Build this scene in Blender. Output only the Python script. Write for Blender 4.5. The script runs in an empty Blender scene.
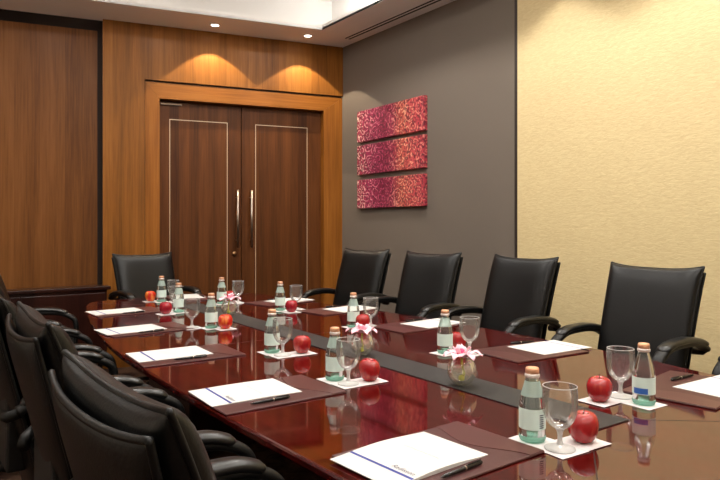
import bpy, bmesh, math, random
from mathutils import Vector, Matrix
random.seed(7)
SC = bpy.context.scene
COL = SC.collection
PI = math.pi

# ------------------------------------------------------------------ helpers
def link(o, parent=None):
    COL.objects.link(o)
    if parent is not None:
        o.parent = parent
    return o

def mesh_obj(name, verts, faces, mat, parent=None, smooth=False, loc=None, rot=None):
    me = bpy.data.meshes.new(name)
    me.from_pydata([tuple(v) for v in verts], [], faces)
    bm = bmesh.new(); bm.from_mesh(me)
    bmesh.ops.recalc_face_normals(bm, faces=bm.faces)
    bm.to_mesh(me); bm.free()
    if smooth:
        for p in me.polygons:
            p.use_smooth = True
    if mat is not None:
        me.materials.append(mat)
    o = bpy.data.objects.new(name, me)
    if loc is not None: o.location = loc
    if rot is not None: o.rotation_euler = rot
    return link(o, parent)

class Geo:
    """collects verts / faces of one mesh"""
    def __init__(s): s.v = []; s.f = []
    def add(s, verts, faces):
        n = len(s.v); s.v += [tuple(v) for v in verts]
        s.f += [tuple(i + n for i in f) for f in faces]
        return s
    def box(s, x0, x1, y0, y1, z0, z1):
        v = [(x, y, z) for x in (x0, x1) for y in (y0, y1) for z in (z0, z1)]
        return s.add(v, [(0,1,3,2),(4,6,7,5),(0,4,5,1),(2,3,7,6),(0,2,6,4),(1,5,7,3)])
    def prism(s, poly, z0, z1):
        n = len(poly)
        v = [(x, y, z0) for x, y in poly] + [(x, y, z1) for x, y in poly]
        f = [tuple(range(n))[::-1], tuple(range(n, 2*n))]
        f += [(i, (i+1) % n, n + (i+1) % n, n + i) for i in range(n)]
        return s.add(v, f)
    def lathe(s, prof, seg=28, c=(0,0,0), a0=0.0, a1=2*PI):
        full = abs(a1 - a0 - 2*PI) < 1e-6
        k = seg if full else seg + 1
        v = []; f = []
        for r, z in prof:
            for i in range(k):
                a = a0 + (a1 - a0)*i/seg
                v.append((c[0] + r*math.cos(a), c[1] + r*math.sin(a), c[2] + z))
        for j in range(len(prof)-1):
            for i in range(seg):
                i2 = (i+1) % k
                f.append((j*k+i, j*k+i2, (j+1)*k+i2, (j+1)*k+i))
        return s.add(v, f)
    def tube(s, pts, rx, ry=None, seg=10, up=(0,0,1), cap=True, closed=False, power=1.0):
        """sweep an ellipse (rx sideways, ry along 'up') along pts; rx, ry numbers or lists"""
        pts = [Vector(p) for p in pts]; n = len(pts)
        rx = rx if isinstance(rx, (list, tuple)) else [rx]*n
        ry = rx if ry is None else (ry if isinstance(ry, (list, tuple)) else [ry]*n)
        up = Vector(up); v = []; f = []
        for i, p in enumerate(pts):
            if closed: t = pts[(i+1) % n] - pts[i-1]
            else: t = pts[min(i+1, n-1)] - pts[max(i-1, 0)]
            t.normalize()
            sd = t.cross(up)
            if sd.length < 1e-5: sd = t.cross(Vector((1,0,0)))
            sd.normalize(); u2 = sd.cross(t)
            for k in range(seg):
                a = 2*PI*k/seg
                ca, sa = math.cos(a), math.sin(a)
                ca = math.copysign(abs(ca)**power, ca); sa = math.copysign(abs(sa)**power, sa)
                v.append(p + sd*(rx[i]*ca) + u2*(ry[i]*sa))
        m = n if closed else n-1
        for i in range(m):
            for k in range(seg):
                k2 = (k+1) % seg; j = (i+1) % n
                f.append((i*seg+k, i*seg+k2, j*seg+k2, j*seg+k))
        if cap and not closed:
            f.append(tuple(range(seg))[::-1]); f.append(tuple(range((n-1)*seg, n*seg)))
        return s.add(v, f)
    def build(s, name, mat, parent=None, smooth=False, loc=None, rot=None):
        return mesh_obj(name, s.v, s.f, mat, parent, smooth, loc, rot)

def bevel_box(name, x0, x1, y0, y1, z0, z1, mat, parent=None, r=0.004, seg=2, loc=None, rot=None):
    g = Geo().box(x0, x1, y0, y1, z0, z1)
    o = g.build(name, mat, parent, False, loc, rot)
    bm = bmesh.new(); bm.from_mesh(o.data)
    bmesh.ops.bevel(bm, geom=list(bm.edges), offset=r, segments=seg, profile=0.5, affect='EDGES')
    bm.to_mesh(o.data); bm.free()
    return o

def tag(o, label, cat, group=None):
    o['label'] = label; o['category'] = cat
    if group: o['group'] = group
    return o
def thing(name, label, cat, loc=(0,0,0), rz=0.0, group=None):
    o = bpy.data.objects.new(name, None)
    o.empty_display_size = 0.1
    o.location = loc; o.rotation_euler = (0, 0, rz)
    link(o)
    return tag(o, label, cat, group)
def struct(o):
    o['kind'] = 'structure'; return o
def dup(root, loc, rz, label, group=None):
    r = root.copy(); COL.objects.link(r); r.location = loc; r.rotation_euler = (0, 0, rz)
    r['label'] = label
    if group: r['group'] = group
    for ch in list(root.children):
        c = ch.copy(); COL.objects.link(c); c.parent = r
        for g in list(ch.children):
            d = g.copy(); COL.objects.link(d); d.parent = c
    return r
def smooth_closed(pts, n=8):
    out = []; m = len(pts)
    for i in range(m):
        p0, p1, p2, p3 = (Vector(pts[(i+k-1) % m]) for k in range(4))
        for k in range(n):
            t = k/n
            out.append(0.5*((2*p1) + (p2-p0)*t + (2*p0-5*p1+4*p2-p3)*t*t + (3*p1-p0-3*p2+p3)*t**3))
    return out
def smooth_open(pts, n=6):
    out = []; m = len(pts)
    P = [Vector(p) for p in pts]
    for i in range(m-1):
        p0, p1, p2, p3 = P[max(i-1,0)], P[i], P[i+1], P[min(i+2,m-1)]
        for k in range(n):
            t = k/n
            out.append(0.5*((2*p1) + (p2-p0)*t + (2*p0-5*p1+4*p2-p3)*t*t + (3*p1-p0-3*p2+p3)*t**3))
    out.append(P[-1])
    return out

# ------------------------------------------------------------------ materials
def S(r, g, b):
    f = lambda c: (c/255/12.92) if c/255 <= 0.04045 else ((c/255+0.055)/1.055)**2.4
    return (f(r), f(g), f(b), 1.0)
class N:
    def __init__(s, name):
        s.m = bpy.data.materials.new(name); s.m.use_nodes = True
        s.t = s.m.node_tree; s.b = s.t.nodes['Principled BSDF']; s.out = s.t.nodes['Material Output']
    def n(s, typ, **kw):
        x = s.t.nodes.new(typ)
        for k, v in kw.items():
            if k in x.inputs: x.inputs[k].default_value = v
            else: setattr(x, k, v)
        return x
    def l(s, a, b): s.t.links.new(a, b)
    def set(s, **kw):
        for k, v in kw.items(): s.b.inputs[k.replace('_', ' ')].default_value = v
        return s
def plain(name, col, rough=0.5, spec=0.5, metal=0.0, coat=0.0, coat_r=0.05, bump=0.0, bscale=200.0, sheen=0.0):
    q = N(name); q.set(Base_Color=col, Roughness=rough, Metallic=metal)
    q.b.inputs['Specular IOR Level'].default_value = spec
    q.b.inputs['Coat Weight'].default_value = coat
    q.b.inputs['Coat Roughness'].default_value = coat_r
    if sheen: q.b.inputs['Sheen Weight'].default_value = sheen
    if bump:
        tc = q.n('ShaderNodeTexCoord'); nz = q.n('ShaderNodeTexNoise', Scale=bscale, Detail=3.0)
        bp = q.n('ShaderNodeBump', Strength=bump, Distance=0.002)
        q.l(tc.outputs['Object'], nz.inputs['Vector']); q.l(nz.outputs['Fac'], bp.inputs['Height'])
        q.l(bp.outputs['Normal'], q.b.inputs['Normal'])
    return q.m
def ramp(q, stops):
    r = q.n('ShaderNodeValToRGB'); cr = r.color_ramp
    while len(cr.elements) < len(stops): cr.elements.new(0.5)
    for e, (p, c) in zip(cr.elements, stops): e.position = p; e.color = c
    return r
def wood(name, dark, mid, light, leaf=0.14, rough=0.42, coat=0.02, vary=0.22, axis=0, grain=1.0):
    """vertical veneer: grain along local z, strips (veneer leaves) across axis"""
    q = N(name); tc = q.n('ShaderNodeTexCoord')
    mp = q.n('ShaderNodeMapping'); mp.inputs['Scale'].default_value = (9*grain, 9*grain, 0.55*grain)
    q.l(tc.outputs['Object'], mp.inputs['Vector'])
    n1 = q.n('ShaderNodeTexNoise', Scale=1.0, Detail=5.0, Roughness=0.6, Distortion=1.1)
    q.l(mp.outputs['Vector'], n1.inputs['Vector'])
    mp2 = q.n('ShaderNodeMapping'); mp2.inputs['Scale'].default_value = (70*grain, 70*grain, 2.2*grain)
    q.l(tc.outputs['Object'], mp2.inputs['Vector'])
    n2 = q.n('ShaderNodeTexNoise', Scale=1.0, Detail=4.0, Roughness=0.65)
    q.l(mp2.outputs['Vector'], n2.inputs['Vector'])
    sx = q.n('ShaderNodeSeparateXYZ'); q.l(tc.outputs['Object'], sx.inputs[0])
    dv = q.n('ShaderNodeMath', operation='DIVIDE'); dv.inputs[1].default_value = leaf
    q.l(sx.outputs[axis], dv.inputs[0])
    fl = q.n('ShaderNodeMath', operation='FLOOR'); q.l(dv.outputs[0], fl.inputs[0])
    wn = q.n('ShaderNodeTexWhiteNoise', noise_dimensions='1D'); q.l(fl.outputs[0], wn.inputs['W'])
    a = q.n('ShaderNodeMath', operation='MULTIPLY'); a.inputs[1].default_value = 0.5; q.l(n2.outputs['Fac'], a.inputs[0])
    b = q.n('ShaderNodeMath', operation='MULTIPLY_ADD'); b.inputs[1].default_value = 0.55
    q.l(n1.outputs['Fac'], b.inputs[0]); q.l(a.outputs[0], b.inputs[2])
    c = q.n('ShaderNodeMath', operation='MULTIPLY_ADD'); c.inputs[1].default_value = vary
    q.l(wn.outputs['Value'], c.inputs[0]); q.l(b.outputs[0], c.inputs[2])
    rp = ramp(q, [(0.36, dark), (0.62, mid), (0.9, light)])
    q.l(c.outputs[0], rp.inputs['Fac']); q.l(rp.outputs['Color'], q.b.inputs['Base Color'])
    q.set(Roughness=rough); q.b.inputs['Specular IOR Level'].default_value = 0.16; q.b.inputs['Coat Weight'].default_value = coat; q.b.inputs['Coat Roughness'].default_value = 0.2
    bp = q.n('ShaderNodeBump', Strength=0.08, Distance=0.002)
    q.l(n2.outputs['Fac'], bp.inputs['Height']); q.l(bp.outputs['Normal'], q.b.inputs['Normal'])
    return q.m
def thin_glass(name, tint, edge=0.5, haze=0.0, hazecol=(0.8,0.9,0.86,1), rough=0.02, amt=0.85):
    """thin walled glass: see-through with a sharp reflection that grows towards the rim"""
    q = N(name); q.t.nodes.remove(q.b)
    tr = q.n('ShaderNodeBsdfTransparent'); tr.inputs[0].default_value = tint
    gl = q.n('ShaderNodeBsdfGlossy'); gl.inputs['Roughness'].default_value = rough
    lw = q.n('ShaderNodeLayerWeight'); lw.inputs['Blend'].default_value = edge
    mn = q.n('ShaderNodeMath', operation='MULTIPLY_ADD'); mn.inputs[1].default_value = amt; mn.inputs[2].default_value = 0.01
    q.l(lw.outputs['Fresnel'], mn.inputs[0])
    mx = q.n('ShaderNodeMixShader'); q.l(mn.outputs[0], mx.inputs[0]); q.l(tr.outputs[0], mx.inputs[1]); q.l(gl.outputs[0], mx.inputs[2])
    last = mx
    if haze:
        df = q.n('ShaderNodeBsdfDiffuse'); df.inputs[0].default_value = hazecol  # on clear glass this flat haze paints in missing brightness
        m2 = q.n('ShaderNodeMixShader'); m2.inputs[0].default_value = haze
        q.l(mx.outputs[0], m2.inputs[1]); q.l(df.outputs[0], m2.inputs[2]); last = m2
    q.l(last.outputs[0], q.out.inputs['Surface'])
    return q.m

M = {}
M['wall_wood'] = wood('walnut_veneer', S(92,54,18), S(132,82,30), S(158,104,46), leaf=0.17, vary=0.16)
M['recess_wood'] = wood('recess_veneer', S(80,46,19), S(114,70,32), S(136,89,46), leaf=0.2, vary=0.16)
M['casing_wood'] = wood('casing_veneer', S(100,57,18), S(136,82,28), S(160,103,42), leaf=5.0)
M['door_wood'] = wood('door_veneer', S(52,25,8), S(82,45,17), S(106,62,27), leaf=0.09, rough=0.45, coat=0.0)
M['dark_wood'] = wood('dark_mahogany', S(26,11,9), S(40,18,14), S(54,25,18), leaf=0.4, rough=0.3, coat=0.5)
M['gap_shade'] = plain('dark_gap_shade', S(36,21,12), 0.8)  # painted shade at the recess edges; also door groove and plinth
M['steel'] = plain('brushed_steel', S(176,162,148), 0.34, metal=1.0)
M['bronze'] = plain('bronze', S(150,115,80), 0.35, metal=1.0)
M['closer'] = plain('closer_metal', S(110,92,76), 0.4, metal=0.8)
M['inlay'] = plain('pale_inlay', S(190,165,135), 0.4, metal=0.3)
M['ceiling'] = plain('ceiling_paint', S(226,223,219), 0.9, spec=0.2)
M['soffit'] = plain('soffit_paint', S(242,242,244), 0.5, spec=0.4)
M['slot'] = plain('slot_black', S(18,16,15), 0.8)
M['plaster'] = plain('plaster', S(206,196,182), 0.85)
M['leather'] = plain('black_leather', S(13,13,13), 0.36, spec=0.3, bump=0.25, bscale=160)
M['arm_leather'] = plain('arm_leather', S(16,16,16), 0.3, spec=0.5)
M['plastic'] = plain('black_plastic', S(14,14,14), 0.45, spec=0.3)
M['under'] = plain('underframe_black', S(14,13,13), 0.5)
M['felt'] = plain('charcoal_leather', S(44,42,41), 0.5, spec=0.3, bump=0.3, bscale=400)
M['pad'] = plain('maroon_leather', S(74,38,36), 0.38, spec=0.5, bump=0.15, bscale=500)
M['pad_pocket'] = plain('maroon_leather_pocket', S(84,46,44), 0.33, spec=0.5)  # lighter than the pad, its sheen put into the colour
M['paper'] = plain('white_paper', S(208,206,203), 0.7, spec=0.3)
M['coaster'] = plain('white_card', S(222,216,216), 0.75, spec=0.3)
M['blue'] = plain('blue_ink', S(36,52,140), 0.5)
M['ink'] = plain('grey_ink', S(52,54,84), 0.6)
M['faint_ink'] = plain('pale_ink', S(138,136,146), 0.6)
M['pen'] = plain('pen_black', S(18,17,18), 0.25)
M['cap'] = plain('copper_cap', S(216,160,122), 0.4, metal=0.3)
M['collar'] = plain('foil_collar', S(226,214,206), 0.3, metal=0.4)
M['label'] = plain('mint_label', S(218,238,230), 0.55)
M['neck_label'] = thin_glass('mint_neck_label', (0.86,0.95,0.92,1), edge=0.3, haze=0.42, hazecol=(0.66,0.84,0.77,1), rough=0.2)
M['blue_block'] = plain('label_blue', S(50,100,180), 0.5)
M['red_mark'] = plain('label_red', S(186,50,60), 0.5)
M['bottle'] = thin_glass('bottle_glass', (0.94,0.985,0.97,1), edge=0.42, haze=0.02, hazecol=(0.85,0.95,0.92,1))
M['bottle_base'] = thin_glass('bottle_base_glass', (0.42,0.82,0.68,1), edge=0.4, haze=0.4, hazecol=(0.46,0.82,0.68,1))
M['goblet'] = thin_glass('goblet_glass', (0.99,0.99,0.985,1), edge=0.36, haze=0.03, hazecol=(0.95,0.94,0.92,1))
M['goblet_foot'] = thin_glass('goblet_foot_glass', (0.93,0.93,0.93,1), edge=0.5, haze=0.45, hazecol=(0.95,0.94,0.92,1))  # strong pale haze paints highlights into stem, foot and rim
M['vase'] = thin_glass('vase_glass', (0.985,0.985,0.975,1), edge=0.30, haze=0.05, hazecol=(0.95,0.95,0.92,1), amt=0.7)
M['water'] = thin_glass('water', (0.96,0.95,0.88,1), edge=0.3, haze=0.13, hazecol=(0.95,0.91,0.74,1), amt=0.4)
M['petal'] = plain('orchid_petal', S(250,198,212), 0.55, sheen=0.2)
M['petal_dark'] = plain('orchid_lip', S(206,60,110), 0.5)
M['stem_green'] = plain('orchid_stem', S(190,190,50), 0.5)
M['apple_stem'] = plain('apple_stem', S(70,48,26), 0.7)
M['lamp_ring'] = plain('lamp_ring', S(235,232,225), 0.4)
E_ = N('lamp_lens'); E_.set(Base_Color=(1,1,1,1)); E_.b.inputs['Emission Color'].default_value = (1,0.93,0.82,1); E_.b.inputs['Emission Strength'].default_value = 12
M['lamp_lens'] = E_.m
def apple_mat(name, red, streak, lo=0.52, hi=0.8):
    q = N(name); tc = q.n('ShaderNodeTexCoord')
    mp = q.n('ShaderNodeMapping'); mp.inputs['Scale'].default_value = (55, 55, 9)
    q.l(tc.outputs['Object'], mp.inputs['Vector'])
    nz = q.n('ShaderNodeTexNoise', Scale=1.0, Detail=4.0); q.l(mp.outputs['Vector'], nz.inputs['Vector'])
    n2 = q.n('ShaderNodeTexNoise', Scale=22.0, Detail=2.0); q.l(tc.outputs['Object'], n2.inputs['Vector'])
    ad = q.n('ShaderNodeMath', operation='MULTIPLY_ADD'); ad.inputs[1].default_value = 0.5
    q.l(nz.outputs['Fac'], ad.inputs[0]); 
    hf = q.n('ShaderNodeMath', operation='MULTIPLY'); hf.inputs[1].default_value = 0.5
    q.l(n2.outputs['Fac'], hf.inputs[0]); q.l(hf.outputs[0], ad.inputs[2])
    rp = ramp(q, [(lo, red), (hi, streak)]); q.l(ad.outputs[0], rp.inputs['Fac'])
    q.l(rp.outputs['Color'], q.b.inputs['Base Color']); q.set(Roughness=0.25)
    q.b.inputs['Coat Weight'].default_value = 0.3
    return q.m
M['apple'] = apple_mat('apple_red', S(158,22,26), S(208,96,66))
M['apple_orange'] = apple_mat('apple_orange', S(196,34,20), S(240,150,60), 0.44, 0.66)
M['apple_crimson'] = apple_mat('apple_crimson', S(150,18,36), S(190,60,60))

def table_mat():
    q = N('polished_mahogany'); tc = q.n('ShaderNodeTexCoord')
    mp = q.n('ShaderNodeMapping'); mp.inputs['Scale'].default_value = (26, 1.6, 5)
    q.l(tc.outputs['Object'], mp.inputs['Vector'])
    n1 = q.n('ShaderNodeTexNoise', Scale=1.0, Detail=6.0, Roughness=0.6, Distortion=0.5); q.l(mp.outputs['Vector'], n1.inputs['Vector'])
    rp = ramp(q, [(0.3, S(46,6,5)), (0.55, S(70,9,7)), (0.8, S(90,16,11))])
    q.l(n1.outputs['Fac'], rp.inputs['Fac']); q.l(rp.outputs['Color'], q.b.inputs['Base Color'])
    q.set(Roughness=0.5); q.b.inputs['Specular IOR Level'].default_value = 0.0; q.b.inputs['Coat Weight'].default_value = 1.0
    q.b.inputs['Coat Roughness'].default_value = 0.05; q.b.inputs['Coat IOR'].default_value = 1.8
    return q.m
M['table'] = table_mat()
M['seam'] = plain('seam_dark', S(28,8,7), 0.4)
def grey_fabric():
    q = N('taupe_fabric'); tc = q.n('ShaderNodeTexCoord')
    nz = q.n('ShaderNodeTexNoise', Scale=350.0, Detail=2.0); q.l(tc.outputs['Object'], nz.inputs['Vector'])
    rp = ramp(q, [(0.3, S(100,91,83)), (0.7, S(122,112,102))])
    q.l(nz.outputs['Fac'], rp.inputs['Fac']); q.l(rp.outputs['Color'], q.b.inputs['Base Color']); q.set(Roughness=0.9)
    q.b.inputs['Specular IOR Level'].default_value = 0.2
    return q.m
M['taupe'] = grey_fabric()
def wallpaper():
    q = N('beige_ripple_paper'); tc = q.n('ShaderNodeTexCoord')
    mp = q.n('ShaderNodeMapping'); mp.inputs['Scale'].default_value = (1, 26, 95)
    q.l(tc.outputs['Object'], mp.inputs['Vector'])
    nz = q.n('ShaderNodeTexNoise', Scale=1.0, Detail=3.0, Distortion=0.8); q.l(mp.outputs['Vector'], nz.inputs['Vector'])
    rp = ramp(q, [(0.3, S(208,186,140)), (0.7, S(219,200,153))])
    q.l(nz.outputs['Fac'], rp.inputs['Fac']); q.l(rp.outputs['Color'], q.b.inputs['Base Color'])
    q.set(Roughness=0.6); q.b.inputs['Specular IOR Level'].default_value = 0.3
    bp = q.n('ShaderNodeBump', Strength=0.35, Distance=0.004)
    q.l(nz.outputs['Fac'], bp.inputs['Height']); q.l(bp.outputs['Normal'], q.b.inputs['Normal'])
    return q.m
M['beige'] = wallpaper()
def carpet():
    q = N('patterned_carpet'); tc = q.n('ShaderNodeTexCoord')
    vo = q.n('ShaderNodeTexVoronoi', Scale=5.0); q.l(tc.outputs['Object'], vo.inputs['Vector'])
    nz = q.n('ShaderNodeTexNoise', Scale=14.0, Detail=5.0, Distortion=1.5); q.l(tc.outputs['Object'], nz.inputs['Vector'])
    mx = q.n('ShaderNodeMath', operation='MULTIPLY'); q.l(vo.outputs['Distance'], mx.inputs[0]); q.l(nz.outputs['Fac'], mx.inputs[1])
    rp = ramp(q, [(0.05, S(30,21,22)), (0.16, S(50,34,30)), (0.3, S(78,58,46))])
    q.l(mx.outputs[0], rp.inputs['Fac']); q.l(rp.outputs['Color'], q.b.inputs['Base Color']); q.set(Roughness=1.0)
    q.b.inputs['Specular IOR Level'].default_value = 0.05
    return q.m
M['carpet'] = carpet()
def canvas_mat(seed):
    """pink to coral scroll print; local y runs along the wall (0 near the door end)"""
    q = N('scroll_canvas'); tc = q.n('ShaderNodeTexCoord')
    mp = q.n('ShaderNodeMapping'); mp.inputs['Location'].default_value = (seed*3.1, seed*1.7, seed*2.3)
    q.l(tc.outputs['Object'], mp.inputs['Vector'])
    sp = q.n('ShaderNodeSeparateXYZ'); q.l(tc.outputs['Object'], sp.inputs[0])
    mr = q.n('ShaderNodeMapRange'); mr.inputs['From Min'].default_value = 0.0; mr.inputs['From Max'].default_value = -1.01
    q.l(sp.outputs[1], mr.inputs['Value'])
    base = ramp(q, [(0.0, S(172,62,84)), (0.18, S(158,36,84)), (0.4, S(118,22,54)), (0.55, S(140,30,66)), (0.68, S(188,84,72)), (0.85, S(196,76,80)), (1.0, S(178,54,70))])
    q.l(mr.outputs[0], base.inputs['Fac'])
    # scrolls: rings from distorted voronoi cells
    vo = q.n('ShaderNodeTexVoronoi', Scale=10.5); 
    nzd = q.n('ShaderNodeTexNoise', Scale=9.0, Detail=2.0); q.l(mp.outputs['Vector'], nzd.inputs['Vector'])
    mixv = q.n('ShaderNodeVectorMath', operation='MULTIPLY_ADD'); mixv.inputs[1].default_value = (0.09, 0.09, 0.09)
    q.l(nzd.outputs['Color'], mixv.inputs[0]); q.l(mp.outputs['Vector'], mixv.inputs[2])
    q.l(mixv.outputs[0], vo.inputs['Vector'])
    sn = q.n('ShaderNodeMath', operation='MULTIPLY'); sn.inputs[1].default_value = 22.0; q.l(vo.outputs['Distance'], sn.inputs[0])
    si = q.n('ShaderNodeMath', operation='SINE'); q.l(sn.outputs[0], si.inputs[0])
    fade = ramp(q, [(0.0, (1,1,1,1)), (0.25, (0.7,0.7,0.7,1)), (0.45, (0.35,0.35,0.35,1)), (0.7, (0.75,0.75,0.75,1)), (1.0, (0.5,0.5,0.5,1))])
    q.l(mr.outputs[0], fade.inputs['Fac'])
    st = ramp(q, [(0.55, (0,0,0,1)), (0.75, (1,1,1,1))]); q.l(si.outputs[0], st.inputs['Fac'])
    mu = q.n('ShaderNodeMath', operation='MULTIPLY'); q.l(st.outputs['Color'], mu.inputs[0]); q.l(fade.outputs['Color'], mu.inputs[1])
    lightc = ramp(q, [(0.0, S(250,214,196)), (0.4, S(224,96,140)), (0.7, S(250,186,150)), (1.0, S(246,160,140))]); q.l(mr.outputs[0], lightc.inputs['Fac'])
    m1 = q.n('ShaderNodeMixRGB'); q.l(mu.outputs[0], m1.inputs['Fac']); q.l(base.outputs['Color'], m1.inputs['Color1']); q.l(lightc.outputs['Color'], m1.inputs['Color2'])
    nz = q.n('ShaderNodeTexNoise', Scale=46.0, Detail=4.0); q.l(mp.outputs['Vector'], nz.inputs['Vector'])
    dk = ramp(q, [(0.48, (0,0,0,1)), (0.58, (0.85,0.85,0.85,1))]); q.l(nz.outputs['Fac'], dk.inputs['Fac'])
    m2 = q.n('ShaderNodeMixRGB'); m2.inputs['Color2'].default_value = S(84,14,38); q.l(dk.outputs['Color'], m2.inputs['Fac']); q.l(m1.outputs['Color'], m2.inputs['Color1'])
    q.l(m2.outputs['Color'], q.b.inputs['Base Color']); q.set(Roughness=0.6)
    return q.m

# ------------------------------------------------------------------ camera
cam = bpy.data.cameras.new('camera'); cam.sensor_width = 36.0; cam.lens = 629*36/720
cam.shift_y = -14/720; cam.clip_start = 0.05
CAMO = bpy.data.objects.new('camera', cam); COL.objects.link(CAMO)
CAMO.location = (0, 0, 1.27); CAMO.rotation_euler = (PI/2, 0, -math.atan(445/629))
SC.camera = CAMO

# ------------------------------------------------------------------ room shell
XW = 3.6
WC = Vector((3.6, 5.392, 0)); WROT = math.atan2(0.2147, -0.9767)   # back wall: local x runs left from the corner, local y into the room
def wpt(t, y=0, z=0):
    c, s = math.cos(WROT), math.sin(WROT)
    return Vector((WC.x + t*c - y*s, WC.y + t*s + y*c, z))
SOF = 3.11; TOP = 3.52; LEFT = -1.9; NEAR = -2.6
TL_ = 5.62          # back wall length to the left wall
def wbox(name, t0, t1, y0, y1, z0, z1, mat, parent=None):
    g = Geo().box(t0, t1, y0, y1, z0, z1)
    return g.build(name, mat, parent, False, WC if parent is None else None, (0,0,WROT) if parent is None else None)

floor = struct(Geo().prism([(LEFT-.3, NEAR-.3), (XW+.3, NEAR-.3), (XW+.3, 5.6), (LEFT-.3, 7.0)], -0.05, 0.0).build('floor', M['carpet']))
# back wall in pieces: slab behind, panel above the doors, pier beside them, recessed field on the left
struct(wbox('wall_back', -0.2, TL_+.3, -0.45, -0.25, 0, TOP, M['dark_wood']))
struct(wbox('wall_back_upper', 0.0, 1.937, -0.25, 0.0, 2.607, TOP, M['wall_wood']))
struct(wbox('wall_back_pier', 1.937, 2.291, -0.25, 0.0, 0, TOP, M['wall_wood']))
struct(wbox('wall_back_recess', 2.291, TL_+.2, -0.25, -0.13, 0, 3.035, M['recess_wood']))
struct(wbox('recess_top_shade', 2.291, TL_+.2, -0.25, -0.19, 3.035, TOP, M['gap_shade']))  # dark band painting the shade under the soffit overhang
struct(wbox('recess_shade_strip', 2.2911, 2.335, -0.20, -0.125, 0, 3.035, M['gap_shade']))  # flat dark strip painting the shaded return of the recess
# door casing, mitred
def casing(name, poly):
    g = Geo(); n = len(poly)
    y0, y1 = -0.25, -0.012
    v = [(a, y0, b) for a, b in poly] + [(a, y1, b) for a, b in poly]
    g.add(v, [tuple(range(n))[::-1], tuple(range(n, 2*n))] + [(i, (i+1) % n, n+(i+1) % n, n+i) for i in range(n)])
    return struct(g.build(name, M['casing_wood'], None, False, WC, (0,0,WROT)))
casing('trim_2', [(1.807,0), (1.934,0), (1.934,2.590), (1.807,2.445)])
casing('trim_3', [(0.004,0), (0.205,0), (0.205,2.445), (0.004,2.590)])
# header: grain along its length
hd = Geo(); 
poly = [(0.2055,2.4455), (1.8065,2.4455), (1.9335,2.5905), (0.0045,2.5905)]
rotv = lambda a, y, b: (b, y, -a)
v = [rotv(a, -0.25, b) for a, b in poly] + [rotv(a, -0.012, b) for a, b in poly]
hd.add(v, [(3,2,1,0), (4,5,6,7)] + [(i, (i+1) % 4, 4+(i+1) % 4, 4+i) for i in range(4)])
ho = struct(hd.build('trim_4', M['casing_wood']))
ho.matrix_world = Matrix.Translation(WC) @ Matrix.Rotation(WROT, 4, 'Z') @ Matrix.Rotation(-PI/2, 4, 'Y')
struct(wbox('trim_5', 0.0, 1.937, -0.25, -0.03, 2.5905, 2.607, M['gap_shade']))
# two door leaves
def door(name, t0, t1, inl0, inl1, handle_t, side):
    d = bevel_box(name, t0, t1, -0.15, -0.10, 0.012, 2.437, M['door_wood'], None, 0.003, 1, WC, (0,0,WROT))
    struct(d)
    g = Geo(); y0, y1 = -0.1005, -0.0985; w = 0.007; zt, zb = 2.275, 0.30
    g.box(inl0, inl0+w, y0, y1, zb, zt); g.box(inl1-w, inl1, y0, y1, zb, zt)
    g.box(inl0+w, inl1-w, y0, y1, zt-w, zt); g.box(inl0+w, inl1-w, y0, y1, zb, zb+w)
    g.build('inlay_line', M['inlay'], d)
    g = Geo(); g.tube([(handle_t, -0.045, 1.06), (handle_t, -0.045, 1.62)], 0.0115, seg=12)
    h = g.build('door_handle', M['steel'], d, True)
    g = Geo()
    for z in (1.13, 1.55): g.tube([(handle_t, -0.045, z), (handle_t, -0.101, z)], 0.008, seg=8)
    g.build('handle_mount', M['steel'], h, True)
    if side == 'l':
        g = Geo(); g.lathe([(0.0, 0.012), (0.018, 0.012), (0.024, 0.006), (0.024, 0.0)], 16)
        g2 = Geo(); g2.v = [(x + 1.10, -0.100 + z, y + 0.998) for x, y, z in g.v]; g2.f = g.f
        g2.build('door_lock', M['bronze'], d, True)
    return d
door('door_1', 1.034, 1.804, 1.166, 1.711, 1.076, 'l')
door('door_2', 0.208, 1.029, 0.352, 0.893, 0.940, 'r')
g = Geo().box(1.60, 1.79, -0.10, -0.075, 2.405, 2.418)
tag(g.build('door_closer', M['closer'], None, False, WC, (0,0,WROT)), 'slim metal closer arm at the top left corner of the double door', 'door closer')
# right wall
struct(Geo().box(XW, XW+.2, 3.115, 5.5, 0, TOP).build('wall_right', M['taupe']))
struct(Geo().box(XW-.006, XW+.2, 3.083, 3.115, 0, TOP).build('trim_6', plain('reveal_strip', S(40,28,20), 0.6)))
struct(Geo().box(XW-.012, XW+.2, NEAR-.2, 3.083, 0, TOP).build('wall_right_near', M['beige']))
struct(Geo().box(LEFT-.2, LEFT, NEAR-.2, 6.9, 0, TOP).build('wall_left', M['plaster']))
struct(Geo().box(LEFT-.2, XW+.2, NEAR-.2, NEAR, 0, TOP).build('wall_front', M['plaster']))
struct(Geo().box(XW-.022, XW-.0122, NEAR, 3.083, 0, 0.1).build('baseboard_right', M['dark_wood']))
struct(Geo().box(XW-.012, XW-.0002, 3.116, 5.38, 0, 0.1).build('baseboard_right_far', M['dark_wood']))
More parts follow.
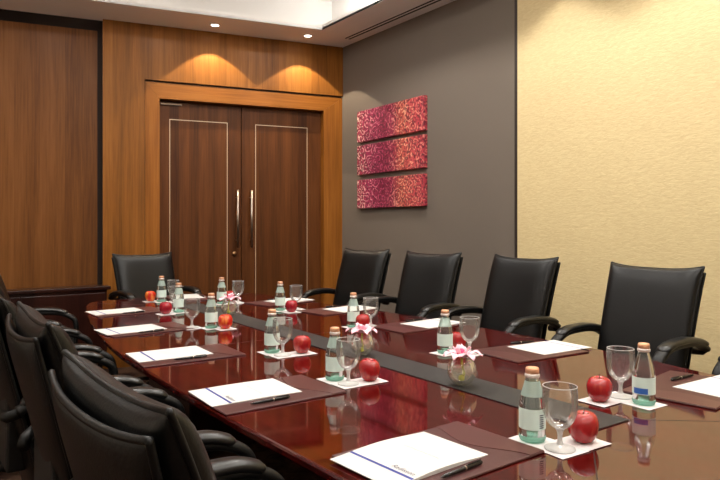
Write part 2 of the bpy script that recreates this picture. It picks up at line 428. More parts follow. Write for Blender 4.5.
# ceiling: soffit ring with a lip hiding the added strips, raised tray above
struct(Geo().prism([(LEFT-.2, NEAR-.2), (XW+.2, NEAR-.2), (XW+.2, 5.6), (LEFT-.2, 6.95)], TOP, TOP+.05).build('ceiling', M['ceiling']))
inn = [(-1.35, -2.05), (3.12, -2.05), (3.12, 5.022), (-1.35, 5.022 + 4.47*0.2198)]
outr = [(LEFT-.1, NEAR-.1), (XW+.1, NEAR-.1), (XW+.1, 5.44), (LEFT-.1, 5.44 + 5.6*0.2198)]
g = Geo()
for i in range(4):
    j = (i+1) % 4
    a, b, c, d = outr[i], outr[j], inn[j], inn[i]
    g.prism([a, b, c, d], SOF, SOF+.02)
struct(g.build('ceiling_soffit', M['soffit']))
cen = Vector((0.9, 1.8))
inl = [tuple(Vector(p) + (Vector(p)-cen).normalized()*0.02) for p in inn]
g = Geo()
for i in range(4):
    j = (i+1) % 4
    g.prism([inn[i], inn[j], inl[j], inl[i]], SOF+.0005, SOF+.05)
struct(g.build('trim_7', M['ceiling']))

fas = [tuple(Vector(p) + Vector((math.copysign(.3, p[0]-cen.x), math.copysign(.3, p[1]-cen.y)))) for p in inn]
fas2 = [tuple(Vector(p) + Vector((math.copysign(.02, p[0]-cen.x), math.copysign(.02, p[1]-cen.y)))) for p in fas]
g = Geo()
for i in range(4):
    j = (i+1) % 4
    g.prism([fas[i], fas[j], fas2[j], fas2[i]], SOF+.0205, TOP-.0005)
struct(g.build('trim_8', M['ceiling']))

# linear air slot in the soffit by the right wall
vent = thing('air_vent', 'black twin slot air diffuser in the soffit along the taupe wall', 'air vent', (3.465, 0, SOF))
for x in (-0.022, 0.022):
    Geo().box(x-.013, x+.013, -1.2, 5.12, -0.0015, -0.0003).build('slot', M['slot'], vent)
g = Geo()
for x in (-0.042, 0.0, 0.042): g.box(x-.007, x+.007, -1.2, 5.12, -0.004, -0.0005)
g.build('frame', M['soffit'], vent)

# downlights
def downlight(x, y, z, label, group, lens=True):
    t = thing('downlight', label, 'downlight', (x, y, z), 0, group)
    Geo().lathe([(0.047, -0.0005), (0.047, -0.004), (0.036, -0.006), (0.034, -0.002), (0.034, -0.0005)], 20).build('trim_ring', M['lamp_ring'], t, True)
    Geo().lathe([(0.0, -0.002), (0.034, -0.002)], 16).build('lens', M['lamp_lens'], t)
    return t
def spot(x, y, z, power, col, cone=92, blend=0.12, rad=0.03, tilt=None):
    L = bpy.data.lights.new('spot', 'SPOT'); L.energy = power; L.color = col
    L.spot_size = math.radians(cone); L.spot_blend = blend; L.shadow_soft_size = rad
    o = bpy.data.objects.new('spot', L); COL.objects.link(o); o.location = (x, y, z)
    if tilt: o.rotation_euler = tilt
    return o
WARM = (1.0, 0.84, 0.62); WARM2 = (1.0, 0.96, 0.90)
downlight(2.242, 5.467, SOF, 'recessed downlight over the left half of the double door', 'soffit downlights')
downlight(3.099, 5.255, SOF, 'recessed downlight over the right half of the double door, nearest the corner', 'soffit downlights')
P_SC = 48
spot(2.242, 5.467, SOF-.012, P_SC, WARM, 94, 0.03, 0.015); spot(3.099, 5.255, SOF-.012, P_SC, WARM, 94, 0.03, 0.015)
for y in (2.68, 1.74, 0.8, -0.15):
    spot(3.285, y, SOF-.012, 14, WARM2, 96, 0.35)
# grid of unseen disk lights added over the table to fill the room
for x in (0.35, 1.55, 2.75):
    for y in (0.2, 2.0, 3.8):
        L = bpy.data.lights.new('tray_fill', 'AREA'); L.shape = 'DISK'; L.size = 0.22; L.energy = 23; L.color = (1.0, 0.95, 0.88)
        o = bpy.data.objects.new('tray_fill', L); COL.objects.link(o); o.location = (x, y, TOP-.012)
# unseen light strips added behind the lip to brighten the tray
def strip(a, b, power):
    a, b = Vector(a), Vector(b); d = b-a
    L = bpy.data.lights.new('tray_fill_strip', 'AREA'); L.shape = 'RECTANGLE'; L.size = d.length; L.size_y = 0.08; L.energy = power; L.color = (1.0, 0.975, 0.94)
    o = bpy.data.objects.new('tray_fill_strip', L); COL.objects.link(o)
    o.location = ((a+b)/2).to_3d() + Vector((0, 0, SOF+.05))
    o.rotation_euler = (PI, 0, -math.atan2(d.y, d.x))
    return o
strip((-1.2, 5.17 + 4.3*0.2198), (3.1, 5.17), 25)
strip((3.27, -2.0), (3.27, 4.9), 52)
strip((-1.5, -2.0), (-1.5, 5.9), 66)
strip((-1.3, -2.2), (3.1, -2.2), 56)

# ------------------------------------------------------------------ three canvases on the taupe wall
names = ['top', 'middle', 'bottom']
for i, (z0, z1) in enumerate([(2.092, 2.393), (1.771, 2.056), (1.442, 1.720)]):
    o = bevel_box('canvas_painting', -0.042, -0.0004, 0, 0.998, 0, z1-z0, canvas_mat(i+1), None, 0.003, 1, (XW, 5.080, z0), (0, 0, 0))
    for vtx in o.data.vertices: vtx.co.y = -vtx.co.y
    # keep the print direction: the material reads distance from the door end
    o.data.flip_normals()
    o.scale = (1, 1, 1)
    tag(o, 'long pink and coral scroll canvas, %s one of the three on the taupe wall' % names[i], 'painting', 'scroll print canvases')

# ------------------------------------------------------------------ sideboard under the recessed panel
sb = thing('sideboard', 'dark low sideboard below the recessed wood panel beside the double door', 'sideboard', (0, 5.75, 0))
bevel_box('top', -1.3, 1.40, 0.0, 0.20, 0.715, 0.745, M['dark_wood'], sb, 0.004)
Geo().box(-1.28, 1.37, 0.02, 0.18, 0.06, 0.715).build('body', M['dark_wood'], sb)
for k in range(4):
    x0 = -1.26 + k*0.655
    dd = bevel_box('door', x0, x0+.645, 0.004, 0.0195, 0.09, 0.69, M['dark_wood'], sb, 0.003)
    Geo().tube([(x0+.60, -0.006, 0.42), (x0+.60, -0.006, 0.54)], 0.005, seg=8).build('handle', M['bronze'], dd, True)
Geo().box(-1.25, 1.34, 0.05, 0.17, 0.0, 0.06).build('plinth', M['gap_shade'], sb)

# ------------------------------------------------------------------ table
tbl = thing('conference_table', 'long polished red mahogany conference table with a mitred end', 'table', (1.55, 2.57, 0))
out = [(0.80,0.44), (0.745,0.9), (0.722,1.25), (0.700,1.75), (0.693,2.3), (0.703,2.85), (0.780,3.62), (0.885,4.25), (0.965,4.58), (1.06,4.685), (1.25,4.712), (1.55,4.718),
       (1.88,4.710), (2.08,4.665), (2.19,4.52), (2.22,4.2), (2.315,3.5), (2.41,2.8), (2.415,2.1), (2.395,1.5), (2.33,1.1), (2.27,0.75), (2.20,0.44), (1.5,0.36)]
pl = [Vector((p.x, p.y)) for p in smooth_closed([(a, b, 0) for a, b in out], 5)]
def inset(pts, d):
    n = len(pts); r = []
    for i in range(n):
        t = (pts[(i+1) % n] - pts[i-1]).normalized(); nn = Vector((t.y, -t.x))
        r.append(pts[i] + nn*d)
    return r
area = sum(pl[i].x*pl[(i+1) % len(pl)].y - pl[(i+1) % len(pl)].x*pl[i].y for i in range(len(pl)))
sg = 1 if area < 0 else -1
prof = [(0.008,0.740), (0.003,0.7385), (0.0,0.734), (0.0,0.722), (0.004,0.716), (0.05,0.698), (0.10,0.690)]
vs = []; fs = []; n = len(pl)
for d, z in prof:
    for p in inset(pl, sg*d): vs.append((p.x-1.55, p.y-2.57, z))
for j in range(len(prof)-1):
    for i in range(n): fs.append((j*n+i, j*n+(i+1) % n, (j+1)*n+(i+1) % n, (j+1)*n+i))
fs.append(tuple(range(n))); fs.append(tuple(range((len(prof)-1)*n, len(prof)*n))[::-1])
mesh_obj('tabletop', vs, fs, M['table'], tbl)
def seam(x0, y0, x1, y1, w=0.0016):
    a = Vector((x0-1.55, y0-2.57)); b = Vector((x1-1.55, y1-2.57)); t = (b-a).normalized(); nn = Vector((-t.y, t.x))*w
    g = Geo().prism([tuple(a-nn), tuple(b-nn), tuple(b+nn), tuple(a+nn)], 0.7390, 0.7403); g.build('seam', M['seam'], tbl)
seam(1.43, 0.985, 0.78, 0.50); seam(1.59, 0.985, 2.19, 0.50)
seam(1.43, 4.115, 1.02, 4.55); seam(1.59, 4.115, 2.14, 4.55)
seam(0.71, 2.65, 1.43, 2.65); seam(1.59, 2.65, 2.40, 2.65)
for y0, y1 in ((0.95, 1.75), (3.35, 4.1)):
    bevel_box('pedestal', -0.32, 0.28, y0-2.57, y1-2.57, 0.0, 0.695, M['dark_wood'], tbl, 0.01)
Geo().prism([(p.x-1.55, p.y-2.57) for p in inset(pl, sg*0.30)], 0.62, 0.6905).build('apron', M['dark_wood'], tbl)
runner = bevel_box('table_runner', 1.432, 1.588, 0.975, 4.12, 0.7404, 0.7438, M['felt'], None, 0.001, 1)
tag(runner, 'narrow charcoal leather runner down the middle of the mahogany table', 'table runner')
TZ = 0.7404; RZ = 0.7439

# ------------------------------------------------------------------ chairs (local +x faces the table)
def pillow(zb, zt, hwb, hwt, xb, xt, T, rise, curve, nu=26, nv=26, flare=0.0, back=0.018):
    """padded leather panel: returns Geo and its outline loop"""
    g = Geo()
    def C(u, v):
        hw = hwb + (hwt-hwb)*v + flare*v**7
        x = xb + (xt-xb)*(v**1.15) + curve*u*u - back*abs(u)**4*v**6
        z = zb + (zt-zb)*v + rise*(abs(u)**3)*(v**5) 
        r = 1.0
        # round the lower corners
        if v < 0.12: r = 1 - 0.10*((0.12-v)/0.12)**2
        return Vector((x, u*hw*r, z))
    nrm = Vector((zt-zb, 0, -(xt-xb))).normalized()
    us = [math.sin(PI/2*(2*i/nu-1)) for i in range(nu+1)]
    vs_ = [0.5+0.5*math.sin(PI/2*(2*j/nv-1)) for j in range(nv+1)]
    for sgn in (1, -1):
        V = []
        for v in vs_:
            for u in us:
                e = max(0.0, (1-abs(u)**7)*(1-abs(2*v-1)**9))
                V.append(C(u, v) + nrm*(sgn*T*(e**0.42)))
        F = []
        w = nu+1
        for j in range(nv):
            for i in range(nu):
                F.append((j*w+i, j*w+i+1, (j+1)*w+i+1, (j+1)*w+i))
        g.add(V, F)
    loop = [C(u, 0) for u in us] + [C(1, v) for v in vs_[1:]] + [C(u, 1) for u in us[::-1][1:]] + [C(-1, v) for v in vs_[::-1][1:-1]]
    return g, loop
def make_chair(dz, da):
    t = thing('conference_chair', 'x', 'chair', (0,0,0), 0)
    g, lp = pillow(0.50, 1.044, 0.214, 0.222, -0.140, -0.292, 0.042, 0.019, 0.012, flare=0.008)
    b = g.build('backrest', M['leather'], t, True)
    g = Geo().tube(lp, 0.0055, seg=6, closed=True, up=(1,0,0.25)); g.build('piping', M['leather'], b, True)
    g, lp = pillow(0.40, 1.018, 0.188, 0.218, -0.195, -0.340, 0.014, 0.014, 0.020, flare=0.006, back=0.0)
    s = g.build('back_shell', M['leather'], t, True)
    g = Geo().tube(lp, 0.006, seg=6, closed=True, up=(1,0,0.25)); g.build('shell_rim', M['leather'], s, True)
    bevel_box('back_bracket', -0.275, -0.215, -0.13, 0.13, 0.50, 0.80, M['under'], t, 0.01, 2)
    # seat cushion
    g = Geo(); nu = nv = 22
    us = [math.sin(PI/2*(2*i/nu-1)) for i in range(nu+1)]
    for sgn in (1, -1):
        V = []
        for v in us:
            for u in us:
                e = max(0.0, (1-abs(u)**8)*(1-abs(v)**8))
                z = 0.465 + sgn*0.048*e**0.4 - (0.02*max(0, v-0.6)/0.4 if v > 0.6 else 0)
                V.append((0.045+0.235*v, 0.232*u*(1-0.04*v), z))
        w = nu+1
        g.add(V, [(j*w+i, j*w+i+1, (j+1)*w+i+1, (j+1)*w+i) for j in range(nv) for i in range(nu)])
    g.build('seat', M['leather'], t, True)
    bevel_box('seat_pan', -0.16, 0.24, -0.20, 0.20, 0.395, 0.425, M['under'], t, 0.012, 2)
    for sy in (-1, 1):
        y = 0.252*sy
        path = smooth_open([(-0.258,y,0.708), (-0.20,y,0.735), (-0.10,y,0.750), (0.0,y,0.750), (0.07,y,0.742), (0.120,y,0.722), (0.150,y,0.692), (0.156,y,0.63), (0.145,y,0.54), (0.10,y,0.465), (0.03,y,0.425)], 5)
        # sweep frame: sideways = vertical here, so swap radii
        g = Geo(); m = len(path)
        g.tube(path, [0.015]*m, [0.026]*m, seg=12, up=(0,1,0), power=0.75)
        a = g.build('armrest', M['plastic'], t, True)
        pp = smooth_open([(-0.250,y,0.726), (-0.20,y,0.748), (-0.10,y,0.764), (0.0,y,0.764), (0.06,y,0.757), (0.115,y,0.736)], 5); m = len(pp)
        tp = [0.35 if i == 0 else (0.7 if i == 1 else (0.35 if i == m-1 else (0.7 if i == m-2 else 1))) for i in range(m)]
        g = Geo().tube(pp, [0.015*k for k in tp], [0.030*k for k in tp], seg=12, up=(0,1,0), power=0.8)
        g.build('arm_pad', M['arm_leather'], a, True)
        g = Geo().tube([(-0.252, y, 0.705), (-0.280, 0.23*sy, 0.690), (-0.292, 0.18*sy, 0.685)], 0.017, seg=10); g.build('arm_bracket', M['plastic'], a, True)
        g = Geo().tube([(0.03, y, 0.425), (0.03, 0.19*sy, 0.412)], 0.016, seg=10); g.build('arm_foot', M['plastic'], a, True)
    g = Geo().lathe([(0.0,0.395), (0.06,0.395), (0.055,0.36), (0.026,0.35), (0.026,0.22), (0.034,0.215), (0.034,0.10), (0.045,0.09), (0.045,0.065), (0.0,0.065)], 16)
    g.build('gas_column', M['under'], t, True)
    for k in range(5):
        a = 2*PI*k/5 + 0.3; ca, sa = math.cos(a), math.sin(a)
        g = Geo().tube([(0.03*ca,0.03*sa,0.088), (0.15*ca,0.15*sa,0.086), (0.29*ca,0.29*sa,0.070)], [0.026,0.022,0.016], [0.018,0.014,0.010], seg=8)
        g.build('leg', M['plastic'], t, True)
        g = Geo()
        for off in (-0.014, 0.014):
            cx_, cy_ = 0.275*ca - off*sa, 0.275*sa + off*ca
            ring = []
            g.tube([(cx_ + 0.009*sa, cy_ - 0.009*ca, 0.027), (cx_ - 0.009*sa, cy_ + 0.009*ca, 0.027)], 0.0265, seg=14)
        g.tube([(0.275*ca,0.275*sa,0.03), (0.275*ca,0.275*sa,0.068)], 0.006, seg=8)
        g.build('caster', M['under'], t, True)
    for ch in t.children_recursive:
        k = ch.name.split('.')[0]
        d = dz if k in ('backrest', 'piping', 'back_shell', 'shell_rim', 'back_bracket') else (da if k.startswith('arm') else 0.0)
        for v in ch.data.vertices: v.co.z += d
    return t
chair_left = make_chair(-0.012, 0.004); chair_tall = make_chair(0.000, 0.004); chair_right = make_chair(0.032, 0.014); chair_near = make_chair(0.020, 0.010); chair_far = make_chair(-0.014, 0.0)
chair_far.scale = (1, 1.08, 1)
ORD = ['nearest', 'second', 'third', 'fourth', 'fifth']
GL = 'chairs along the left side of the table'; GR_ = 'chairs along the right side of the table'
chairs = [
 # proto, x, y, rz(deg), label, group
 (chair_left, 0.526, 0.985,   4, 'black leather chair on the left table side closest to the camera, seen from behind', GL),
 (chair_tall, 0.526, 1.690,  0, 'black leather chair on the left table side, second from the camera', GL),
 (chair_left, 0.505, 2.390,   1, 'black leather chair on the left table side, third from the camera', GL),
 (chair_left, 0.540, 3.050,  -2, 'black leather chair on the left table side, fourth from the camera', GL),
 (chair_left, 0.585, 3.900, -14, 'black leather chair on the left table side, farthest from the camera', GL),
 (chair_near, 2.630, 0.905, 180, 'black leather chair cut off by the right photo edge, only an arm showing', GR_),
 (chair_near, 2.635, 1.660, 181, 'black leather chair standing wholly before the beige wallpaper', GR_),
 (chair_right, 2.610, 2.440, 180, 'black leather chair overlapping the joint of taupe and beige walls', GR_),
 (chair_right, 2.560, 3.130, 189, 'black leather chair right of the canvases against the taupe wall', GR_),
 (chair_right, 2.530, 3.850, 190, 'black leather chair below the canvases, nearest the corner by the door', GR_),
 (chair_far, 1.562, 4.915, 279, 'black leather chair at the far head of the table before the wood pier', None),
]
seen = set()
for P, x, y, rz, lab, grp in chairs:
    if P.name not in seen:
        seen.add(P.name); c = P
        c.location = (x, y, 0); c.rotation_euler = (0, 0, math.radians(rz)); c['label'] = lab
        if grp: c['group'] = grp
    else:
        dup(P, (x, y, 0), math.radians(rz), lab, grp)

# ------------------------------------------------------------------ place settings
def side_name(key):
    s, i = key[0], int(key[1]) if len(key) > 1 else 0
    if s == 'L': return ['nearest left place', 'second left place', 'third left place', 'fourth left place', 'fifth and farthest left place'][i-1]
    if s == 'R': return ['nearest right place', 'second right place', 'third right place', 'fourth right place', 'fifth and farthest right place'][i-1]
    return 'far head place'

# --- blotter: local +x points from the sitter to the table centre
def make_blotter():
    o = bevel_box('desk_blotter', -0.206, 0.206, -0.140, 0.140, 0.0, 0.005, M['pad'], None, 0.002, 2)
    # curved pocket at the inner end
    n = 14; pl = []
    for k in range(n+1):
        y = -0.138 + 0.276*k/n
        pl.append((0.155 - 0.075*math.sin(PI*(k/n)*0.95)**2*0.6 - 0.03*(k/n), y))
    pl += [(0.204, 0.138), (0.204, -0.138)]
    Geo().prism(pl, 0.0048, 0.0062).build('pocket', M['pad_pocket'], o)
    return o
def make_notepad(bow=0.0, h0=0.0004, text=False):
    nx, ny = 24, 8; L, W, H = 0.297, 0.207, 0.0016
    V = []; 
    def top(i, j):
        s = i/nx; return H + bow*math.sin(PI*s)**1.5
    for lay in (0, 1):
        for i in range(nx+1):
            for j in range(ny+1):
                z = top(i, j) if lay else 0.0
                V.append((-L/2 + L*i/nx, -W/2 + W*j/ny, z))
    w = ny+1; K = (nx+1)*w; F = []
    for i in range(nx):
        for j in range(ny):
            a = i*w+j; F.append((a, a+1, a+w+1, a+w)); F.append((K+a, K+a+w, K+a+w+1, K+a+1))
    for i in range(nx):
        for j in (0, ny): a = i*w+j; F.append((a, a+w, K+a+w, K+a))
    for j in range(ny):
        for i in (0, nx): a = i*w+j; F.append((a, a+1, K+a+1, K+a))
    o = mesh_obj('notepad', V, F, M['paper'])
    def strip_on(name, x0, x1, y0, y1, mat, k=1):
        g = Geo(); m = 6
        for q in range(m):
            xa, xb = x0+(x1-x0)*q/m, x0+(x1-x0)*(q+1)/m
            za = H + bow*math.sin(PI*(xa/L+.5))**1.5 + 0.0003; zb = H + bow*math.sin(PI*(xb/L+.5))**1.5 + 0.0003
            g.add([(xa,y0,za), (xb,y0,zb), (xb,y1,zb), (xa,y1,za)], [(0,1,2,3)])
        return g.build(name, mat, o)
    s = strip_on('stripe', -0.0935, -0.0855, -W/2+.001, W/2-.001, M['blue']); s['label'] = 'blue line'
    if text:
        # logo word, reads from the sitter's side (letters run along -y, tops towards +x)
        def word(txt, size, x, y, mat, name, shear=0.25):
            cu = bpy.data.curves.new(name, 'FONT'); cu.body = txt; cu.size = size; cu.shear = shear; cu.align_x = 'CENTER'; cu.resolution_u = 2
            tmp = bpy.data.objects.new(name, cu); COL.objects.link(tmp)
            dg = bpy.context.evaluated_depsgraph_get(); me = bpy.data.meshes.new_from_object(tmp.evaluated_get(dg))
            COL.objects.unlink(tmp); bpy.data.objects.remove(tmp)
            for v in me.vertices:
                a, b = v.co.x, v.co.y
                X, Y = x + b, y - a
                v.co = (X, Y, H + bow*math.sin(PI*(X/L+.5))**1.5 + 0.0005)
            me.materials.clear(); me.materials.append(mat)
            ob = bpy.data.objects.new(name, me); link(ob, o)
        word('Radisson', 0.019, -0.078, -0.056, M['ink'], 'logo_text')
        # faint line of print too small to read in the photograph
        g = Geo(); random.seed(3); y = 0.050
        while y > -0.055:
            wd = random.uniform(0.004, 0.011); x = 0.028 + random.uniform(-.0012, .0012)
            z = H + bow*math.sin(PI*(x/L+.5))**1.5 + 0.0004
            g.add([(x,y,z), (x+.0022,y,z), (x+.0022,y-wd,z), (x,y-wd,z)], [(0,1,2,3)]); y -= wd + random.uniform(.001, .004)
        g.build('print_line', M['faint_ink'], o)
    return o
def make_pen():
    t = thing('ballpoint_pen', 'x', 'pen')
    Geo().tube([(-0.070,0,0.0052), (-0.064,0,0.0052), (-0.058,0,0.0052), (0.0,0,0.0052), (0.060,0,0.0052), (0.064,0,0.0052)], [0.0008,0.0022,0.0040,0.0048,0.0048,0.003], seg=10).build('barrel', M['pen'], t, True)
    Geo().box(0.018, 0.060, -0.0014, 0.0014, 0.0104, 0.0116).build('clip', M['pen'], t)
    Geo().tube([(0.006,0,0.0052), (0.010,0,0.0052)], 0.0051, seg=10).build('ring', M['steel'], t, True)
    return t
def make_bottle():
    t = thing('water_bottle', 'x', 'bottle')
    prof = [(0.0,0.004), (0.024,0.002), (0.0295,0.004), (0.0318,0.011), (0.0318,0.092), (0.0305,0.106), (0.0265,0.125), (0.0205,0.146), (0.0165,0.162), (0.0155,0.176), (0.0160,0.180)]
    Geo().lathe(prof, 28).build('glass_body', M['bottle'], t, True)
    b = Geo().lathe([(0.0,0.0008), (0.024,0.0004), (0.030,0.0028), (0.0326,0.0095), (0.0323,0.017), (0.0318,0.0172)], 28).build('glass_base', M['bottle_base'], t, True); b['label'] = 'green glass base'
    Geo().lathe([(0.0323,0.036), (0.0323,0.090)], 30, a0=-2.5, a1=2.5).build('label', M['label'], t, True)
    Geo().lathe([(0.0278,0.1215), (0.0225,0.1415), (0.0178,0.160)], 28).build('neck_label', M['neck_label'], t, True)
    Geo().lathe([(0.0158,0.168), (0.0182,0.170), (0.0182,0.177), (0.0158,0.179)], 24).build('collar', M['collar'], t, True)
    Geo().lathe([(0.0150,0.179), (0.0165,0.180), (0.0165,0.190), (0.0150,0.1945), (0.0,0.1952)], 24).build('cap', M['cap'], t, True)
    for ch in t.children:
        for v in ch.data.vertices: v.co.z *= 0.925
    return t
def make_goblet():
    t = thing('water_goblet', 'x', 'goblet')
    bowl = [(0.0,0.0475), (0.012,0.0490), (0.0240,0.0570), (0.0335,0.070), (0.0392,0.086), (0.0415,0.104), (0.0412,0.124), (0.0398,0.1485), (0.0392,0.1500), (0.0386,0.1485)]
    Geo().lathe(bowl, 32).build('bowl', M['goblet'], t, True)
    Geo().tube([(0.0392*math.cos(2*PI*k/32), 0.0392*math.sin(2*PI*k/32), 0.1498) for k in range(32)], 0.0009, seg=6, closed=True).build('rim', M['goblet_foot'], t, True)  # pale ring paints the bright glint along the rim
    Geo().lathe([(0.0,0.049), (0.011,0.0478), (0.0072,0.042), (0.0056,0.032), (0.0060,0.020), (0.009,0.012)], 16).build('stem', M['goblet_foot'], t, True)
    Geo().lathe([(0.009,0.012), (0.016,0.0085), (0.028,0.0055), (0.0355,0.0035), (0.036,0.002), (0.0355,0.0006), (0.0,0.0006)], 32).build('foot', M['goblet_foot'], t, True)
    return t
def make_apple(mat):
    pr = [(0.0,0.004), (0.006,0.002), (0.014,0.0005), (0.022,0.003), (0.030,0.013), (0.0355,0.027), (0.0375,0.041), (0.0360,0.054), (0.0300,0.0655), (0.0210,0.0715), (0.0130,0.0715), (0.0070,0.0680), (0.0025,0.0635), (0.0,0.0625)]
    g = Geo().lathe(pr, 30)
    g.v = [(x*(1+.035*math.cos(5*math.atan2(y, x))*(0.4+z*6)*0.6), y*(1+.035*math.cos(5*math.atan2(y, x))*(0.4+z*6)*0.6), z*(1+.03*x/.0375)) for x, y, z in g.v]
    o = g.build('apple', mat, None, True)
    Geo().tube([(0,0,0.062), (0.001,0,0.071), (0.004,0.001,0.081)], [0.0014,0.0012,0.0018], seg=6).build('stem', M['apple_stem'], o, True)
    return o
B0 = make_blotter(); NP0 = make_notepad(); NP1 = make_notepad(0.007, text=True); NP2 = make_notepad(0.0015, text=True)
PEN0 = make_pen(); BT0 = make_bottle(); GB0 = make_goblet()
AP = {'r': make_apple(M['apple']), 'o': make_apple(M['apple_orange']), 'c': make_apple(M['apple_crimson'])}
CO0 = bevel_box('paper_coaster', -0.047, 0.047, -0.047, 0.047, 0.0, 0.0008, M['coaster'], None, 0.0003, 1)
protos = [B0, NP0, NP1, NP2, PEN0, BT0, GB0, CO0] + list(AP.values())
def place(proto, loc, rz, label, cat, group):
    o = dup(proto, loc, rz, label, group); o['category'] = cat; return o
R = math.radians
# key: bottle, goblet, apple (xy), apple kind, blotter (x, y, deg), notepad (x, y, deg), pen (x, y, deg)
ST = {
 'L1': ((1.244,1.022), (1.246,0.942), (1.333,0.940), 'r', (0.990,1.082,2), (0.915,1.098,4), (0.955,0.970,5)),
 'L2': ((1.180,1.818), (1.182,1.738), (1.267,1.734), 'r', (0.910,1.790,1), (0.852,1.834,-1), (0.868,1.686,2)),
 'L3': ((1.220,2.362), (1.225,2.278), (1.312,2.270), 'r', (0.904,2.515,-1), (0.852,2.558,-1), (0.890,2.412,-2)),
 'L4': ((1.255,3.110), (1.172,3.165), (1.300,3.035), 'o', (0.962,3.255,4), (0.892,3.272,5), (0.955,3.132,6)),
 'L5': ((1.320,3.790), (1.335,3.885), (1.225,3.745), 'c', (1.060,3.990,4), (1.005,4.018,4), (1.075,3.878,4)),
 'R1': ((1.770,1.040), (1.780,1.122), (1.682,1.130), 'r', (2.060,1.050,188), (2.158,0.975,178), (2.150,1.124,176)),
 'R2': ((1.800,1.932), (1.872,1.862), (1.893,1.955), 'r', (2.110,1.750,176), (2.240,1.748,177), (2.215,1.876,170)),
 'R3': ((1.872,2.706), (1.957,2.668), (1.881,2.633), 'r', (2.155,2.545,183), (2.280,2.540,186), (2.25,2.660,184)),
 'R4': ((1.870,3.510), (1.975,3.495), (1.883,3.389), 'c', (2.155,3.300,186), (2.255,3.290,188), (2.21,3.42,187)),
 'R5': ((1.700,4.030), (1.812,4.010), (1.800,4.125), 'r', (2.065,3.880,192), (2.150,3.900,194), (2.08,3.99,192)),
 'F':  ((1.405,4.385), (1.470,4.330), (1.345,4.440), 'o', (1.640,4.500,262), (1.650,4.555,262), (1.74,4.50,262)),
}
GR = {'b': 'maroon desk blotters', 'n': 'white notepads with a blue line', 'p': 'black pens on the blotters', 'w': 'glass water bottles', 'g': 'clear water goblets', 'a': 'apples', 'c': 'white paper coasters'}
for key, (bt, gb, ap, ak, bl, npd, pn) in ST.items():
    W = side_name(key)
    place(B0, (bl[0], bl[1], TZ), R(bl[2]), 'maroon leather desk blotter lying at the %s' % W, 'desk blotter', GR['b'])
    src = NP1 if key == 'L1' else (NP2 if key == 'L2' else NP0)
    place(src, (npd[0], npd[1], TZ+.0054), R(npd[2]), 'white notepad with a blue line on the blotter at the %s' % W, 'notepad', GR['n'])
    place(PEN0, (pn[0], pn[1], TZ+.0053), R(pn[2]), 'black ballpoint pen beside the notepad at the %s' % W, 'pen', GR['p'])
    hz = TZ + .0009
    for q_, ((x, y), what) in enumerate(((bt, 'water bottle'), (gb, 'goblet'), (ap, 'apple'))):
        place(CO0, (x, y, TZ + q_*.0009), R(random.uniform(-3, 3)), 'square white paper coaster under the %s at the %s' % (what, W), 'coaster', GR['c'])
    fa = math.atan2(-bt[1], -bt[0])
    b = place(BT0, (bt[0], bt[1], hz), fa, 'glass water bottle with orange cap at the %s' % W, 'bottle', GR['w'])
    if key == 'R1':
        for ch in list(b.children):
            if ch.name.startswith('neck_label'): bpy.data.objects.remove(ch)
        b['label'] = 'water bottle with a blue block on its label at the nearest right place'
        q = Geo().lathe([(0.0326,0.035), (0.0326,0.052)], 10, a0=-0.95, a1=0.35).build('label_block', M['blue_block'], b, True); q['label'] = 'blue label block'
    if key == 'L1':
        q = Geo().lathe([(0.0326,0.087), (0.0326,0.108)], 6, a0=0.75, a1=1.2)
        q.v = [(x*(1 if z < .1 else .88), y*(1 if z < .1 else .88), z) for x, y, z in q.v]
        q.build('label_star', M['red_mark'], b, True)['label'] = 'red label mark'
        q = Geo()
        for k in range(7): q.lathe([(0.0326,0.038+.005*k), (0.0326,0.0405+.005*k)], 5, a0=0.55, a1=0.95)
        q.build('barcode', M['ink'], b, True)
    place(GB0, (gb[0], gb[1], hz+.0009), random.uniform(0, 6), 'empty clear water goblet at the %s' % W, 'goblet', GR['g'])
    col = {'r': 'red apple', 'o': 'orange red apple', 'c': 'crimson apple'}[ak]
    place(AP[ak], (ap[0], ap[1], hz+.0018), random.uniform(0, 6), '%s on a white coaster at the %s' % (col, W), 'apple', GR['a'])
for p in protos:
    for c in list(p.children):
        for d in list(c.children): bpy.data.objects.remove(d)
        bpy.data.objects.remove(c)
    bpy.data.objects.remove(p)

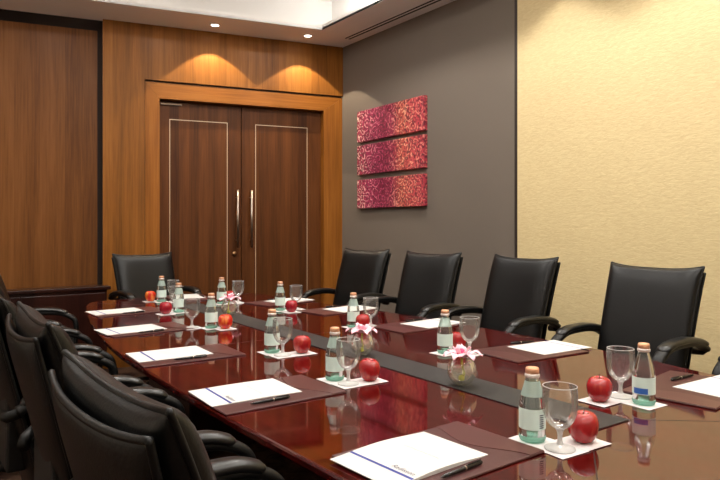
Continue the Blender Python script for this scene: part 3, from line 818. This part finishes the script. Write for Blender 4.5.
# ------------------------------------------------------------------ round vases with orchids on the runner
def make_vase():
    t = thing('fishbowl_vase', 'x', 'vase')
    pr = []
    for k in range(17):
        a = -PI/2*0.80 + (PI/2*0.80 + PI/2*0.62)*k/16
        pr.append((0.049*math.cos(a), 0.0466 + 0.049*math.sin(a)))
    pr = [(0.0, pr[0][1]-.0002)] + pr + [(pr[-1][0]+.002, pr[-1][1]+.004)]
    Geo().lathe(pr, 30).build('glass_bowl', M['vase'], t, True)
    pw = []
    for k in range(11):
        a = -PI/2*0.79 + (PI/2*0.79 + PI/2*0.12)*k/10
        pw.append((0.0468*math.cos(a), 0.0468 + 0.0468*math.sin(a)))
    pw = [(0.0, pw[0][1])] + pw + [(0.0, pw[-1][1])]
    Geo().lathe(pw, 26).build('water', M['water'], t, True)
    return t
def make_orchid():
    t = thing('orchid_bloom', 'x', 'flower')
    rnd = random.Random(5)
    for k in range(9):
        inner = k >= 6
        a = (2*PI*k/6 + 0.25) if not inner else (2*PI*k/3 + 0.7)
        ln = (0.064 if k % 2 else 0.056) if not inner else 0.036
        wd = (0.026 if k % 2 else 0.020) if not inner else 0.017
        up = rnd.uniform(0.010, 0.022) if not inner else 0.034
        V = []; F = []; n = 9
        for i in range(n+1):
            s_ = i/n; r = 0.006 + ln*s_*(1 if not inner else 0.75); z = 0.010 + up*math.sin(PI*s_*(0.72 if not inner else 0.5)) - (0.012*s_*s_ if not inner else 0)
            ww = wd*max(0.08, math.sin(PI*min(0.985, 0.08+0.92*s_)**0.9))**0.7
            for q in (-2, -1, 0, 1, 2):
                wob = 0.0045*abs(q)/2*math.sin(9*s_+k+q) + 0.004*abs(q)/2
                x, y = r, q/2*ww
                V.append((x*math.cos(a)-y*math.sin(a), x*math.sin(a)+y*math.cos(a), z + wob))
        for i in range(n):
            for q in range(4): F.append((i*5+q, i*5+q+1, (i+1)*5+q+1, (i+1)*5+q))
        o = mesh_obj('petal', V, F, M['petal'], t, True)
        md = o.modifiers.new('thickness', 'SOLIDIFY'); md.thickness = 0.0012
    g = Geo().lathe([(0.0,0.010), (0.010,0.012), (0.014,0.022), (0.011,0.034), (0.005,0.040), (0.0,0.041)], 12)
    g.v = [(x*(1+.25*math.cos(3*math.atan2(y, x))), y*(1+.25*math.cos(3*math.atan2(y, x))), z) for x, y, z in g.v]
    q = g.build('lip', M['petal_dark'], t, True); q['label'] = 'magenta flower centre'
    g = Geo().tube([(0,0,0.012), (0.004,0.002,-0.015), (0.010,-0.003,-0.045), (0.004,0.004,-0.062)], [0.004,0.0035,0.0045,0.007], seg=8)
    g.lathe([(0.0,-0.070), (0.009,-0.066), (0.011,-0.058), (0.007,-0.050), (0.0,-0.047)], 10, c=(0.004,0.004,0))
    q = g.build('stem', M['stem_green'], t, True); q['label'] = 'yellow green stem'
    return t
V0 = make_vase(); O0 = make_orchid()
for i, (x, y, rz, w) in enumerate([(1.480,1.508,0.2,'nearest'), (1.490,2.090,1.0,'middle one'), (1.512,3.470,2.1,'farthest')]):
    lab = 'round clear glass vase on the dark runner, %s of three' % w
    lab2 = 'pink orchid bloom in the round vase %s' % {'nearest': 'closest to the camera', 'middle one': 'in the middle of the runner', 'farthest': 'farthest down the runner'}[w]
    for P, z, l, gname in ((V0, RZ, lab, 'round vases on the runner'), (O0, RZ+.0795, lab2, 'pink orchids in the vases')):
        if i == 0:
            P.location = (x, y, z); P.rotation_euler = (0, 0, rz); P['label'] = l; P['group'] = gname
        else: dup(P, (x, y, z), rz, l, gname)

# ------------------------------------------------------------------ world, view
w = bpy.data.worlds.new('world'); SC.world = w; w.use_nodes = True
w.node_tree.nodes['Background'].inputs[0].default_value = (1, 0.95, 0.88, 1); w.node_tree.nodes['Background'].inputs[1].default_value = 0.02
SC.view_settings.view_transform = 'Standard'; SC.view_settings.look = 'None'
SC.view_settings.exposure = 0.0; SC.view_settings.gamma = 1.0; SC.view_settings.use_curve_mapping = False
SC.cycles.use_denoising = True
SC.cycles.max_bounces = 14; SC.cycles.transparent_max_bounces = 24; SC.cycles.diffuse_bounces = 5; SC.cycles.glossy_bounces = 5
SC.cycles.sample_clamp_indirect = 6.0
